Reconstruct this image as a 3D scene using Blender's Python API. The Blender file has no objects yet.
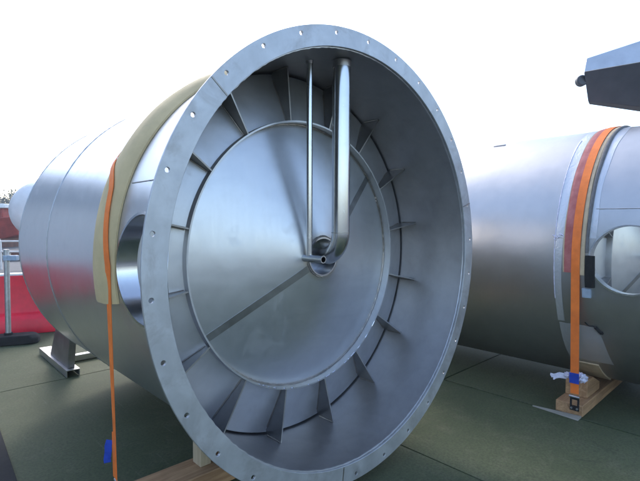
import bpy, bmesh, math, random
from mathutils import Vector, Matrix
random.seed(7)
PI = math.pi
R_ = math.radians
SC = bpy.context.scene
COL = SC.collection

# ------------------------------------------------------------------ camera
EYE = 1.66                       # camera height above the deck
cam = bpy.data.cameras.new('camera')
cam.sensor_width = 36.0
cam.lens = 36.0 * 454.76 / 640.0
cam.clip_start = 0.05
cam.clip_end = 3000
co = bpy.data.objects.new('camera', cam)
COL.objects.link(co)
co.matrix_world = (Matrix.Translation((0, 0, EYE)) @ Matrix.Rotation(PI / 2 - 0.0418, 4, 'X')
                   @ Matrix.Rotation(0.00435, 4, 'Z'))
SC.camera = co

# ------------------------------------------------------------------ light
SUN_EL, SUN_AZ = R_(41), R_(-19)         # behind the tanks, a little to the left (azimuth from +Y towards +X)
world = bpy.data.worlds.new('World')
SC.world = world
world.use_nodes = True
wn = world.node_tree.nodes
wl = world.node_tree.links
bg = wn['Background']
sky = wn.new('ShaderNodeTexSky')
sky.sky_type = 'NISHITA'
sky.sun_disc = False
sky.sun_elevation = SUN_EL
sky.sun_rotation = SUN_AZ
sky.air_density = 1.0
sky.dust_density = 1.5
sky.ozone_density = 1.6
wl.new(sky.outputs[0], bg.inputs[0])
bg.inputs[1].default_value = 0.15
sun = bpy.data.lights.new('sun', 'SUN')
sun.energy = 0.55
sun.angle = R_(13.0)
sun.color = (1.0, 0.95, 0.88)
so = bpy.data.objects.new('sun', sun)
COL.objects.link(so)
sd = Vector((math.sin(SUN_AZ) * math.cos(SUN_EL), math.cos(SUN_AZ) * math.cos(SUN_EL), math.sin(SUN_EL)))
so.rotation_euler = sd.to_track_quat('Z', 'Y').to_euler()
so.location = sd * 60
SC.view_settings.view_transform = 'Standard'
SC.view_settings.look = 'None'
SC.view_settings.exposure = 1.72
SC.view_settings.gamma = 1.0

# ------------------------------------------------------------------ site frame: the tanks lie along one direction
YAW = 0.75953
TX = Vector((math.cos(YAW), math.sin(YAW), 0))      # across the tanks, to the right
AX = Vector((-math.sin(YAW), math.cos(YAW), 0))     # along the tanks, away from the open ends
ORG = Vector((0.25809, 2.75657, 0))                 # below the centre of the open end of the left tank
ZA = 1.4278                                         # height of its axis


def W(p):
    return ORG + TX * p[0] + AX * p[1] + Vector((0, 0, p[2]))


# ------------------------------------------------------------------ object helpers
def tag(o, label=None, cat=None, group=None, kind=None):
    if label: o['label'] = label
    if cat: o['category'] = cat
    if group: o['group'] = group
    if kind: o['kind'] = kind
    return o


class Node:
    """an Empty at a thing's base, turned to the site frame; parts are given in site coordinates"""
    def __init__(self, name, base, label, cat, group=None, site=True):
        self.base = Vector(base)
        self.site = site
        o = bpy.data.objects.new(name, None)
        COL.objects.link(o)
        o.empty_display_size = 0.2
        if site:
            o.location = W(base)
            o.rotation_euler = (0, 0, YAW)
        else:
            o.location = base
        tag(o, label, cat, group)
        self.o = o


class MB:
    def __init__(self):
        self.v, self.f, self.s = [], [], []

    def add(self, vs, fs, smooth=True):
        n = len(self.v)
        self.v += [tuple(p) for p in vs]
        for f in fs:
            self.f.append(tuple(i + n for i in f))
            self.s.append(smooth)
        return self

    def box(self, a, b):
        x0, y0, z0 = a; x1, y1, z1 = b
        return self.add([(x0, y0, z0), (x1, y0, z0), (x1, y1, z0), (x0, y1, z0), (x0, y0, z1), (x1, y0, z1), (x1, y1, z1), (x0, y1, z1)],
                        [(0, 3, 2, 1), (4, 5, 6, 7), (0, 1, 5, 4), (1, 2, 6, 5), (2, 3, 7, 6), (3, 0, 4, 7)], False)

    def bar(self, p, q, w, h, up=(0, 0, 1)):
        """rectangular bar from p to q"""
        p, q = Vector(p), Vector(q)
        d = (q - p).normalized()
        s = d.cross(Vector(up))
        if s.length < 1e-4: s = d.cross(Vector((1, 0, 0)))
        s.normalize()
        u = s.cross(d).normalized()
        c = [(-1, -1), (1, -1), (1, 1), (-1, 1)]
        vs = [o + s * (a * w / 2) + u * (b * h / 2) for o in (p, q) for a, b in c]
        return self.add(vs, [(0, 1, 2, 3), (7, 6, 5, 4), (0, 4, 5, 1), (1, 5, 6, 2), (2, 6, 7, 3), (3, 7, 4, 0)], False)

    def tube(self, pts, rad, seg=16, caps=True, closed=False):
        pts = [Vector(p) for p in pts]
        n = len(pts)
        rr = rad if isinstance(rad, (list, tuple)) else [rad] * n
        vs, fs = [], []
        ref = None
        for i, p in enumerate(pts):
            if closed: d = pts[(i + 1) % n] - pts[i - 1]
            else: d = pts[min(i + 1, n - 1)] - pts[max(i - 1, 0)]
            d.normalize()
            if ref is None:
                ref = d.orthogonal().normalized()
            ref = (ref - d * ref.dot(d)).normalized()
            b = d.cross(ref)
            for k in range(seg):
                a = 2 * PI * k / seg
                vs.append(p + (ref * math.cos(a) + b * math.sin(a)) * rr[i])
        m = n if closed else n - 1
        for i in range(m):
            j = (i + 1) % n
            for k in range(seg):
                l = (k + 1) % seg
                fs.append((i * seg + k, i * seg + l, j * seg + l, j * seg + k))
        if caps and not closed:
            fs.append(tuple(range(seg - 1, -1, -1)))
            fs.append(tuple((n - 1) * seg + k for k in range(seg)))
        return self.add(vs, fs)

    def build(self, name, m, node=None, parent=None, angle=35):
        me = bpy.data.meshes.new(name)
        if node is not None:
            b = node.base
            me.from_pydata([(p[0] - b.x, p[1] - b.y, p[2] - b.z) for p in self.v], [], self.f)
        else:
            me.from_pydata(self.v, [], self.f)
        bm = bmesh.new()
        bm.from_mesh(me)
        bmesh.ops.remove_doubles(bm, verts=bm.verts, dist=1e-5)
        bmesh.ops.recalc_face_normals(bm, faces=bm.faces)
        bm.to_mesh(me)
        bm.free()
        me.polygons.foreach_set('use_smooth', [True] * len(me.polygons))
        me.set_sharp_from_angle(angle=R_(angle))
        me.materials.append(m)
        o = bpy.data.objects.new(name, me)
        COL.objects.link(o)
        if parent is not None: o.parent = parent
        elif node is not None: o.parent = node.o
        return o


def bevel(o, w=0.004, seg=2):
    md = o.modifiers.new('bevel', 'BEVEL')
    md.width = w; md.segments = seg; md.limit_method = 'ANGLE'; md.angle_limit = R_(40)
    return o


def lathe(mb, axis, prof, n=160, a0=0.0, a1=2 * PI, closed=True):
    """turn a profile of (radius, depth) about the tank axis (lat, z)"""
    full = abs(a1 - a0 - 2 * PI) < 1e-6
    m = n if full else n + 1
    cx, cz = axis
    vs, fs = [], []
    for i in range(m):
        a = a0 + (a1 - a0) * i / n
        for r, d in prof:
            vs.append((cx + r * math.cos(a), d, cz + r * math.sin(a)))
    k = len(prof)
    for i in range(n):
        j = (i + 1) % m
        for q in range(k if closed else k - 1):
            q2 = (q + 1) % k
            fs.append((i * k + q, j * k + q, j * k + q2, i * k + q2))
    if closed and not full:
        fs.append(tuple(range(k)))
        fs.append(tuple((m - 1) * k + q for q in range(k - 1, -1, -1)))
    return mb.add(vs, fs)


# ------------------------------------------------------------------ material helpers
def newmat(name):
    m = bpy.data.materials.new(name)
    m.use_nodes = True
    nt = m.node_tree
    return m, nt, nt.nodes, nt.links, nt.nodes['Principled BSDF']


def noise(N, L, vec, scale, detail=4, rough=0.55, dist=0.0):
    t = N.new('ShaderNodeTexNoise')
    t.inputs['Scale'].default_value = scale
    t.inputs['Detail'].default_value = detail
    t.inputs['Roughness'].default_value = rough
    t.inputs['Distortion'].default_value = dist
    L.new(vec, t.inputs['Vector'])
    return t.outputs['Fac']


def ramp(N, L, fac, stops):
    r = N.new('ShaderNodeValToRGB')
    e = r.color_ramp.elements
    while len(e) < len(stops): e.new(0.5)
    for i, (p, c) in enumerate(stops):
        e[i].position = p
        e[i].color = (c, c, c, 1) if isinstance(c, (int, float)) else (*c, 1)
    L.new(fac, r.inputs[0])
    return r.outputs[0]


def mixc(N, L, fac, a, b, mode='MIX'):
    x = N.new('ShaderNodeMix')
    x.data_type = 'RGBA'
    x.blend_type = mode
    for s, v in ((x.inputs[0], fac), (x.inputs[6], a), (x.inputs[7], b)):
        if hasattr(v, 'links'): L.new(v, s)
        elif isinstance(v, (int, float)): s.default_value = v
        else: s.default_value = (*v, 1)
    return x.outputs[2]


def maths(N, L, op, a, b=None):
    x = N.new('ShaderNodeMath')
    x.operation = op
    for i, v in enumerate((a, b)):
        if v is None: continue
        if hasattr(v, 'links'): L.new(v, x.inputs[i])
        else: x.inputs[i].default_value = v
    return x.outputs[0]


def bump(N, L, B, h, strength, dist, prev=None):
    b = N.new('ShaderNodeBump')
    b.inputs['Strength'].default_value = strength
    b.inputs['Distance'].default_value = dist
    L.new(h, b.inputs['Height'])
    if prev is not None: L.new(prev, b.inputs['Normal'])
    L.new(b.outputs[0], B.inputs['Normal'])
    return b.outputs[0]


def steel(name, col, r0, r1, axis=(0, ZA), mode='around', grain=0.25, wave=0.6, mottle=0.12, stain=0.0, metallic=1.0, tint=False):
    """rolled stainless sheet; grain runs round the axis, along it, or radially"""
    m, nt, N, L, B = newmat(name)
    tc = N.new('ShaderNodeTexCoord')
    mp = N.new('ShaderNodeMapping')
    mp.inputs['Location'].default_value = (-axis[0], 0, -axis[1])
    L.new(tc.outputs['Object'], mp.inputs['Vector'])
    P = mp.outputs['Vector']
    sx = N.new('ShaderNodeSeparateXYZ')
    L.new(P, sx.inputs[0])
    ang = maths(N, L, 'ARCTAN2', sx.outputs[2], sx.outputs[0])
    r2 = maths(N, L, 'ADD', maths(N, L, 'MULTIPLY', sx.outputs[0], sx.outputs[0]), maths(N, L, 'MULTIPLY', sx.outputs[2], sx.outputs[2]))
    rad = maths(N, L, 'SQRT', r2)
    cb = N.new('ShaderNodeCombineXYZ')
    if mode == 'around':       # scratches run round: quick change along depth / radius, slow along the angle
        L.new(maths(N, L, 'MULTIPLY', sx.outputs[1], 60.0), cb.inputs[1])
        L.new(maths(N, L, 'MULTIPLY', rad, 60.0), cb.inputs[2])
        L.new(maths(N, L, 'MULTIPLY', ang, 2.5), cb.inputs[0])
    elif mode == 'along':
        L.new(maths(N, L, 'MULTIPLY', sx.outputs[1], 2.0), cb.inputs[1])
        L.new(maths(N, L, 'MULTIPLY', ang, 60.0), cb.inputs[0])
    else:                      # straight grain across a flat sheet
        L.new(maths(N, L, 'MULTIPLY', sx.outputs[0], 55.0), cb.inputs[0])
        L.new(maths(N, L, 'MULTIPLY', sx.outputs[2], 3.0), cb.inputs[2])
    g = noise(N, L, cb.outputs[0], 1.0, 5, 0.65)
    big = noise(N, L, P, 1.6, 3, 0.5)
    mid = noise(N, L, P, 7.0, 5, 0.6, 0.4)
    c0 = tuple(c * (1 - mottle) for c in col)
    c1 = tuple(min(1, c * (1 + mottle * 0.6)) for c in col)
    c = mixc(N, L, ramp(N, L, mid, [(0.3, 0.0), (0.7, 1.0)]), c0, c1)
    if stain > 0:
        st = ramp(N, L, noise(N, L, P, 3.3, 6, 0.7, 0.8), [(0.52, 0.0), (0.74, stain)])
        c = mixc(N, L, st, c, (0.30, 0.27, 0.25))
    if tint:                   # weld heat tint round the nozzle and along the rim
        rr = maths(N, L, 'ADD', rad, maths(N, L, 'MULTIPLY', mid, 0.03))
        t1 = ramp(N, L, rr, [(0.135, 0.85), (0.185, 0.0)])
        t2 = ramp(N, L, rr, [(0.885, 0.0), (0.915, 0.7)])
        c = mixc(N, L, maths(N, L, 'MAXIMUM', t1, t2), c, (0.47, 0.37, 0.25))
        sm = N.new('ShaderNodeMapping')
        sm.inputs['Rotation'].default_value = (0, 0.6, 0)
        sm.inputs['Scale'].default_value = (1.2, 1.0, 5.0)
        L.new(P, sm.inputs['Vector'])
        c = mixc(N, L, ramp(N, L, noise(N, L, sm.outputs[0], 1.3, 4, 0.6, 0.6), [(0.52, 0.0), (0.72, 0.30)]), c, (0.44, 0.45, 0.47))
    L.new(c, B.inputs['Base Color'])
    B.inputs['Metallic'].default_value = metallic
    rg = maths(N, L, 'MULTIPLY_ADD', g, (r1 - r0) * 0.6)
    rg.node.inputs[2].default_value = r0
    sm2 = ramp(N, L, noise(N, L, P, 4.2, 6, 0.7, 1.2), [(0.56, 0.0), (0.66, 1.0)])
    rg2 = maths(N, L, 'ADD', rg, maths(N, L, 'ADD', maths(N, L, 'MULTIPLY', mid, (r1 - r0) * 0.7), maths(N, L, 'MULTIPLY', sm2, 0.07)))
    L.new(rg2, B.inputs['Roughness'])
    p = bump(N, L, B, big, wave, 0.012)
    bump(N, L, B, g, grain, 0.0006, p)
    return m


def simple(name, col, rough, var=0.15, scale=8, bstr=0.2, bdist=0.002, metallic=0.0, col2=None, stretch=(1, 1, 1)):
    m, nt, N, L, B = newmat(name)
    tc = N.new('ShaderNodeTexCoord')
    mp = N.new('ShaderNodeMapping')
    mp.inputs['Scale'].default_value = stretch
    L.new(tc.outputs['Object'], mp.inputs['Vector'])
    P = mp.outputs['Vector']
    f = noise(N, L, P, scale, 6, 0.62)
    f2 = noise(N, L, P, scale * 7, 4, 0.6)
    a = tuple(c * (1 - var) for c in col)
    b = col2 if col2 else tuple(min(1, c * (1 + var)) for c in col)
    c = mixc(N, L, ramp(N, L, f, [(0.33, 0.0), (0.68, 1.0)]), a, b)
    L.new(c, B.inputs['Base Color'])
    B.inputs['Metallic'].default_value = metallic
    L.new(maths(N, L, 'ADD', maths(N, L, 'MULTIPLY', f2, 0.2), rough - 0.1), B.inputs['Roughness'])
    bump(N, L, B, f2, bstr, bdist)
    return m


# tank steels (object coordinates of each part start below the tank axis, so one axis height per tank)
def tank_mats(z, dull=False):
    a = (0, z)
    sh = ((0.49, 0.485, 0.48), 0.32, 0.46) if dull else ((0.62, 0.62, 0.625), 0.22, 0.36)
    return dict(
        shell=steel('rolled stainless shell', *sh, a, 'around', 0.15, 0.5, 0.05, 0.0, 0.92),
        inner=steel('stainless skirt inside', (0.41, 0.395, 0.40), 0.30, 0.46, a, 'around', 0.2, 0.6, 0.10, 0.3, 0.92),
        cone=steel('stainless cone head', (0.59, 0.595, 0.605), 0.24, 0.40, a, 'across', 0.06, 0.55, 0.05, 0.10, 0.85, True),
        ring=steel('stainless ring plate', (0.53, 0.53, 0.54), 0.28, 0.46, a, 'around', 0.15, 0.6, 0.09, 0.2, 0.82),
        flange=steel('dull hot rolled flange', (0.52, 0.525, 0.535), 0.38, 0.60, a, 'around', 0.3, 0.2, 0.16, 0.65, 0.8),
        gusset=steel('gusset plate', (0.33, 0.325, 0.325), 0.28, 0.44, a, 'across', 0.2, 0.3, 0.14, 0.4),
        pipe=steel('drawn stainless pipe', (0.55, 0.55, 0.55), 0.14, 0.26, a, 'along', 0.1, 0.1, 0.06),
        sleeve=steel('turned manhole sleeve', (0.58, 0.58, 0.60), 0.12, 0.24, a, 'along', 0.3, 0.1, 0.06),
        weld=steel('weld bead', (0.36, 0.33, 0.30), 0.28, 0.5, a, 'across', 0.4, 0.2, 0.3, 0.6),
        seam=steel('ground weld seam', (0.34, 0.34, 0.34), 0.28, 0.46, a, 'across', 0.3, 0.2, 0.2, 0.5),
    )


M = {}
M['deck'] = None


def deck_mat():
    m, nt, N, L, B = newmat('green antislip deck coating')
    tc = N.new('ShaderNodeTexCoord')
    P = tc.outputs['Object']
    oi = N.new('ShaderNodeObjectInfo')
    va = N.new('ShaderNodeVectorMath')
    va.operation = 'ADD'
    L.new(P, va.inputs[0])
    L.new(oi.outputs['Location'], va.inputs[1])
    P = va.outputs[0]
    big = noise(N, L, P, 0.9, 5, 0.6, 0.5)
    mid = noise(N, L, P, 5.0, 7, 0.68, 0.6)
    fine = noise(N, L, P, 120.0, 3, 0.6)
    c = mixc(N, L, ramp(N, L, big, [(0.3, 0.0), (0.7, 1.0)]), (0.060, 0.078, 0.038), (0.098, 0.112, 0.058))
    c = mixc(N, L, ramp(N, L, mid, [(0.5, 0.0), (0.78, 0.45)]), c, (0.165, 0.158, 0.105))
    c = mixc(N, L, ramp(N, L, noise(N, L, P, 2.3, 8, 0.75, 1.0), [(0.60, 0.0), (0.72, 0.6)]), c, (0.036, 0.040, 0.027))
    v = N.new('ShaderNodeMapping')
    v.inputs['Rotation'].default_value = (0, 0, 0.5)
    v.inputs['Scale'].default_value = (40, 1.2, 1)
    L.new(P, v.inputs['Vector'])
    sc = ramp(N, L, noise(N, L, v.outputs[0], 1.0, 3, 0.6), [(0.66, 0.0), (0.72, 0.35)])
    c = mixc(N, L, sc, c, (0.20, 0.20, 0.15))
    gr = ramp(N, L, noise(N, L, P, 55.0, 5, 0.75), [(0.42, 0.0), (0.62, 0.55)])
    c = mixc(N, L, gr, c, (0.036, 0.040, 0.026))
    L.new(c, B.inputs['Base Color'])
    L.new(maths(N, L, 'ADD', maths(N, L, 'MULTIPLY', mid, 0.25), 0.62), B.inputs['Roughness'])
    B.inputs['Specular IOR Level'].default_value = 0.22
    p = bump(N, L, B, fine, 0.5, 0.002)
    bump(N, L, B, mid, 0.25, 0.006, p)
    return m


def wood_mat(name, c0, c1, axis=0):
    m, nt, N, L, B = newmat(name)
    tc = N.new('ShaderNodeTexCoord')
    mp = N.new('ShaderNodeMapping')
    s = [22, 22, 22]
    s[axis] = 1.6
    mp.inputs['Scale'].default_value = s
    L.new(tc.outputs['Object'], mp.inputs['Vector'])
    f = noise(N, L, mp.outputs[0], 1.0, 6, 0.65, 1.2)
    f2 = noise(N, L, tc.outputs['Object'], 3.0, 4, 0.6)
    c = mixc(N, L, ramp(N, L, f, [(0.3, 0.0), (0.7, 1.0)]), c0, c1)
    c = mixc(N, L, ramp(N, L, f2, [(0.5, 0.0), (0.8, 0.5)]), c, tuple(x * 0.55 for x in c0))
    L.new(c, B.inputs['Base Color'])
    B.inputs['Roughness'].default_value = 0.72
    bump(N, L, B, f, 0.35, 0.003)
    return m


def foil_mat():
    m, nt, N, L, B = newmat('crinkled grey foil')
    tc = N.new('ShaderNodeTexCoord')
    P = tc.outputs['Object']
    f = noise(N, L, P, 16.0, 5, 0.6, 1.5)
    B.inputs['Base Color'].default_value = (0.60, 0.61, 0.63, 1)
    B.inputs['Metallic'].default_value = 0.55
    B.inputs['Roughness'].default_value = 0.36
    bump(N, L, B, f, 0.35, 0.012)
    return m


M['deck'] = deck_mat()
M['asphalt'] = simple('quay asphalt', (0.12, 0.12, 0.118), 0.85, 0.2, 0.8, 0.4, 0.004)
M['timber'] = wood_mat('sawn pine beam', (0.27, 0.14, 0.065), (0.54, 0.33, 0.17), 0)
M['chock'] = wood_mat('pale pine chock', (0.38, 0.29, 0.18), (0.52, 0.42, 0.28), 2)
M['piece'] = wood_mat('weathered pale lath', (0.20, 0.19, 0.155), (0.33, 0.315, 0.27), 1)
M['pad'] = simple('tan foam belt', (0.57, 0.43, 0.225), 0.75, 0.12, 5, 0.3, 0.003)
M['felt'] = simple('faded maroon sleeve', (0.40, 0.10, 0.09), 0.75, 0.15, 10, 0.4, 0.002, 0, (0.48, 0.17, 0.16))
M['edge'] = simple('tan sleeve edge', (0.55, 0.42, 0.27), 0.8, 0.15, 12, 0.3, 0.002)
M['orange'] = simple('orange polyester webbing', (0.92, 0.20, 0.030), 0.65, 0.16, 9, 0.6, 0.0015)
M['blue'] = simple('blue label', (0.02, 0.06, 0.42), 0.45, 0.2, 20, 0.2, 0.001)
M['iron'] = simple('black painted iron', (0.022, 0.022, 0.024), 0.5, 0.3, 20, 0.3, 0.001, 0.3)
M['zinc'] = simple('zinc plated steel', (0.48, 0.49, 0.50), 0.42, 0.2, 14, 0.3, 0.001, 0.9)
M['stand'] = steel('dull stand steel', (0.30, 0.295, 0.29), 0.35, 0.55, (0, 0), 'across', 0.3, 0.2, 0.2, 0.4)
M['bracket'] = steel('bright foot plate', (0.55, 0.56, 0.57), 0.28, 0.45, (0, 0), 'across', 0.3, 0.2, 0.1, 0.2)
M['foil'] = foil_mat()

M['rubber'] = simple('black rubber', (0.014, 0.014, 0.014), 0.92, 0.3, 14, 0.4, 0.002)
M['edge_grey'] = simple('grey rubber edging', (0.13, 0.125, 0.125), 0.7, 0.25, 14, 0.4, 0.002)
M['plastic_clear'] = simple('crumpled pale film', (0.62, 0.60, 0.72), 0.28, 0.2, 25, 0.5, 0.004)
M['plastic_grey'] = simple('pale blue clip plastic', (0.36, 0.44, 0.54), 0.4, 0.12, 20, 0.2, 0.001)
M['red_plastic'] = simple('red barrier plastic', (0.78, 0.020, 0.045), 0.42, 0.15, 4, 0.2, 0.003)
M['white_plastic'] = simple('white plastic', (0.78, 0.77, 0.75), 0.45, 0.08, 8, 0.2, 0.002)
M['crane'] = simple('galvanised crane steel', (0.62, 0.61, 0.60), 0.34, 0.10, 5, 0.15, 0.001, 1.0)
M['crane_dark'] = simple('dark grey paint and belly shade', (0.06, 0.064, 0.075), 0.5, 0.15, 5, 0.15, 0.001)  # plain dark paint elsewhere; on the jib belly, underside shade as colour
M['cladding'] = simple('grey blue wall cladding', (0.30, 0.335, 0.375), 0.6, 0.08, 1.5, 0.1, 0.002)
M['red_paint'] = simple('weathered red paint', (0.33, 0.045, 0.035), 0.55, 0.3, 2.0, 0.3, 0.003)
M['brown_paint'] = simple('rust brown paint', (0.16, 0.07, 0.05), 0.7, 0.3, 2.0, 0.3, 0.003)
M['white_paint'] = simple('white paint', (0.84, 0.83, 0.81), 0.5, 0.1, 3.0, 0.2, 0.002)
M['glass'] = simple('dark window glass', (0.03, 0.035, 0.04), 0.12, 0.1, 3, 0.0, 0.001)
M['bark'] = simple('bark', (0.10, 0.075, 0.055), 0.9, 0.3, 6, 0.6, 0.02)
M['leaf'] = simple('hazy foliage', (0.075, 0.095, 0.055), 0.7, 0.4, 0.5, 0.2, 0.01)
M['hill'] = simple('distant scrub', (0.10, 0.11, 0.08), 0.9, 0.3, 0.08, 0.4, 0.2)

# ------------------------------------------------------------------ the setting
# ground far out
mb = MB()
S = 900
mb.add([(-S, -S, -0.13), (S, -S, -0.13), (S, S, -0.13), (-S, S, -0.13)], [(0, 1, 2, 3)], False)
g = tag(mb.build('ground', M['asphalt']), kind='structure')

# plated deck: dark bed and separate plates
deck = Node('deck', (0, 0, 0), None, None)
tag(deck.o, kind='structure')
bed = MB()
bed.box((-8.6, -6.5, -0.125), (8.2, 7.55, -0.018))
bed.build('deck_bed', M['rubber'], deck)
G = 0.010
CELLS = []
for x0, x1 in ((-8.52, -5.46), (-5.46, -2.41), (-2.41, 0.64)):
    for y0, y1 in ((-4.72, -0.64), (-0.64, 3.44), (3.44, 7.52)):
        CELLS.append((x0, x1, y0, y1))
for x0, x1 in ((0.64, 2.13), (2.13, 3.62), (3.62, 5.11), (5.11, 6.60), (6.60, 8.09)):
    for y0, y1 in ((-4.72, -2.0), (-2.0, 0.72), (0.72, 3.44), (3.44, 6.16)):
        CELLS.append((x0, x1, y0, y1))
protos = {}
for x0, x1, y0, y1 in CELLS:
    key = (round(x1 - x0, 1), round(y1 - y0, 1))
    if key not in protos:
        pm = MB()
        pm.box((G, G, -0.016), (x1 - x0 - G, y1 - y0 - G, 0.0))
        o = bevel(pm.build('deck_plate', M['deck']), 0.004, 2)
        protos[key] = o
    else:
        o = protos[key].copy()
        COL.objects.link(o)
    o.parent = deck.o
    o.location = (x0 + random.uniform(-.001, .001), y0 + random.uniform(-.001, .001), -random.uniform(0.0, 0.004))
    o.rotation_euler = (random.uniform(-.0006, .0006), random.uniform(-.0006, .0006), random.uniform(-.0008, .0008))


# ------------------------------------------------------------------ tanks
def shell_with_hole(mb, axis, R, d0, d1, hd, hz, hr, n=160, inward=False):
    """cylinder wall of radius R with a round opening on its left side (angle near 180 deg)"""
    cx, cz = axis
    ac = PI - math.asin(hz / R)               # angle of the opening centre
    ca = int(round(ac / (2 * PI) * n))
    half_c = int(math.ceil((hr * 1.25 / R) / (2 * PI / n)))
    dpad = hr * 1.06
    k = 10                                    # patch cells along depth
    da0, da1 = hd - dpad, hd + dpad
    rows = sorted(set([round(x, 5) for x in
                       [d0 + (da0 - d0) * t / 3 for t in range(4)] + [da0 + (da1 - da0) * t / k for t in range(k + 1)] +
                       [da1 + (d1 - da1) * t / 24 for t in range(25)]]))
    def P(a, d): return (cx + R * math.cos(a), d, cz + R * math.sin(a))
    A = [2 * PI * i / n for i in range(n)]
    lo, hi = ca - half_c, ca + half_c
    vs = [P(a, d) for a in A for d in rows]
    m = len(rows)
    fs = []
    for i in range(n):
        for q in range(m - 1):
            inside = lo <= i < hi and da0 - 1e-4 <= rows[q] and rows[q + 1] <= da1 + 1e-4
            if inside: continue
            j = (i + 1) % n
            fs.append((i * m + q, j * m + q, j * m + q + 1, i * m + q + 1))
    mb.add(vs, fs)
    # patch
    per = []
    dk = [r for r in rows if da0 - 1e-4 <= r <= da1 + 1e-4]
    for i in range(lo, hi): per.append((A[i], dk[0]))
    for d in dk[:-1]: per.append((A[hi], d))
    for i in range(hi, lo, -1): per.append((A[i], dk[-1]))
    for d in dk[:0:-1]: per.append((A[lo], d))
    rings = 6
    vs, fs = [], []
    L = len(per)
    for (a, d) in per:
        ps, pd = (a - ac) * R, d - hd
        th = math.atan2(ps, pd)
        z = hz + hr * math.sin(th)            # true circle seen from the side
        aa = PI - math.asin(max(-1, min(1, (hz - hr * math.sin(th)) / R)))
        cs, cd = (aa - ac) * R, hr * math.cos(th)
        for t in range(rings + 1):
            f = t / rings
            s_, d_ = ps * (1 - f) + cs * f, pd * (1 - f) + cd * f
            vs.append(P(ac + s_ / R, hd + d_))
    for i in range(L):
        j = (i + 1) % L
        for t in range(rings):
            fs.append((i * (rings + 1) + t, j * (rings + 1) + t, j * (rings + 1) + t + 1, i * (rings + 1) + t + 1))
    mb.add(vs, fs)


def flange_mesh(axis, ri, ro, d0, d1, nh, off, rh, rhole):
    mb = MB()
    cx, cz = axis
    step = 2 * PI / nh
    na, ns = 6, 4
    for s in range(nh):
        a0 = off + s * step - step / 2
        per = [(ri, a0 + step * t / na) for t in range(na)] + [(ri + (ro - ri) * t / ns, a0 + step) for t in range(ns)] + \
              [(ro, a0 + step - step * t / na) for t in range(na)] + [(ro - (ro - ri) * t / ns, a0) for t in range(ns)]
        ac = a0 + step / 2
        hx, hz = rh * math.cos(ac), rh * math.sin(ac)
        hole = []
        for (r, a) in per:
            x, z = r * math.cos(a) - hx, r * math.sin(a) - hz
            th = math.atan2(z, x)
            hole.append((hx + rhole * math.cos(th), hz + rhole * math.sin(th)))
        L = len(per)
        vs = []
        for d in (d0, d1):
            vs += [(cx + r * math.cos(a), d, cz + r * math.sin(a)) for r, a in per]
            vs += [(cx + x, d, cz + z) for x, z in hole]
        fs = []
        for i in range(L):
            j = (i + 1) % L
            fs.append((i, j, L + j, L + i))
            fs.append((2 * L + j, 2 * L + i, 3 * L + i, 3 * L + j))
            fs.append((L + i, L + j, 3 * L + j, 3 * L + i))
            if i < na or (na + ns) <= i < 2 * na + ns:
                fs.append((i, 2 * L + i, 2 * L + j, j))
        mb.add(vs, fs)
    return mb


def bead(mb, axis, r, d, rad, a0, a1, n, jit=0.25):
    pts, rr = [], []
    for i in range(n):
        a = a0 + (a1 - a0) * i / (n - 1)
        q = r + random.uniform(-1, 1) * rad * 0.25
        pts.append((axis[0] + q * math.cos(a), d + random.uniform(-1, 1) * rad * 0.15, axis[1] + q * math.sin(a)))
        rr.append(rad * (1 + random.uniform(-jit, jit)))
    mb.tube(pts, rr, 6)


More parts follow.
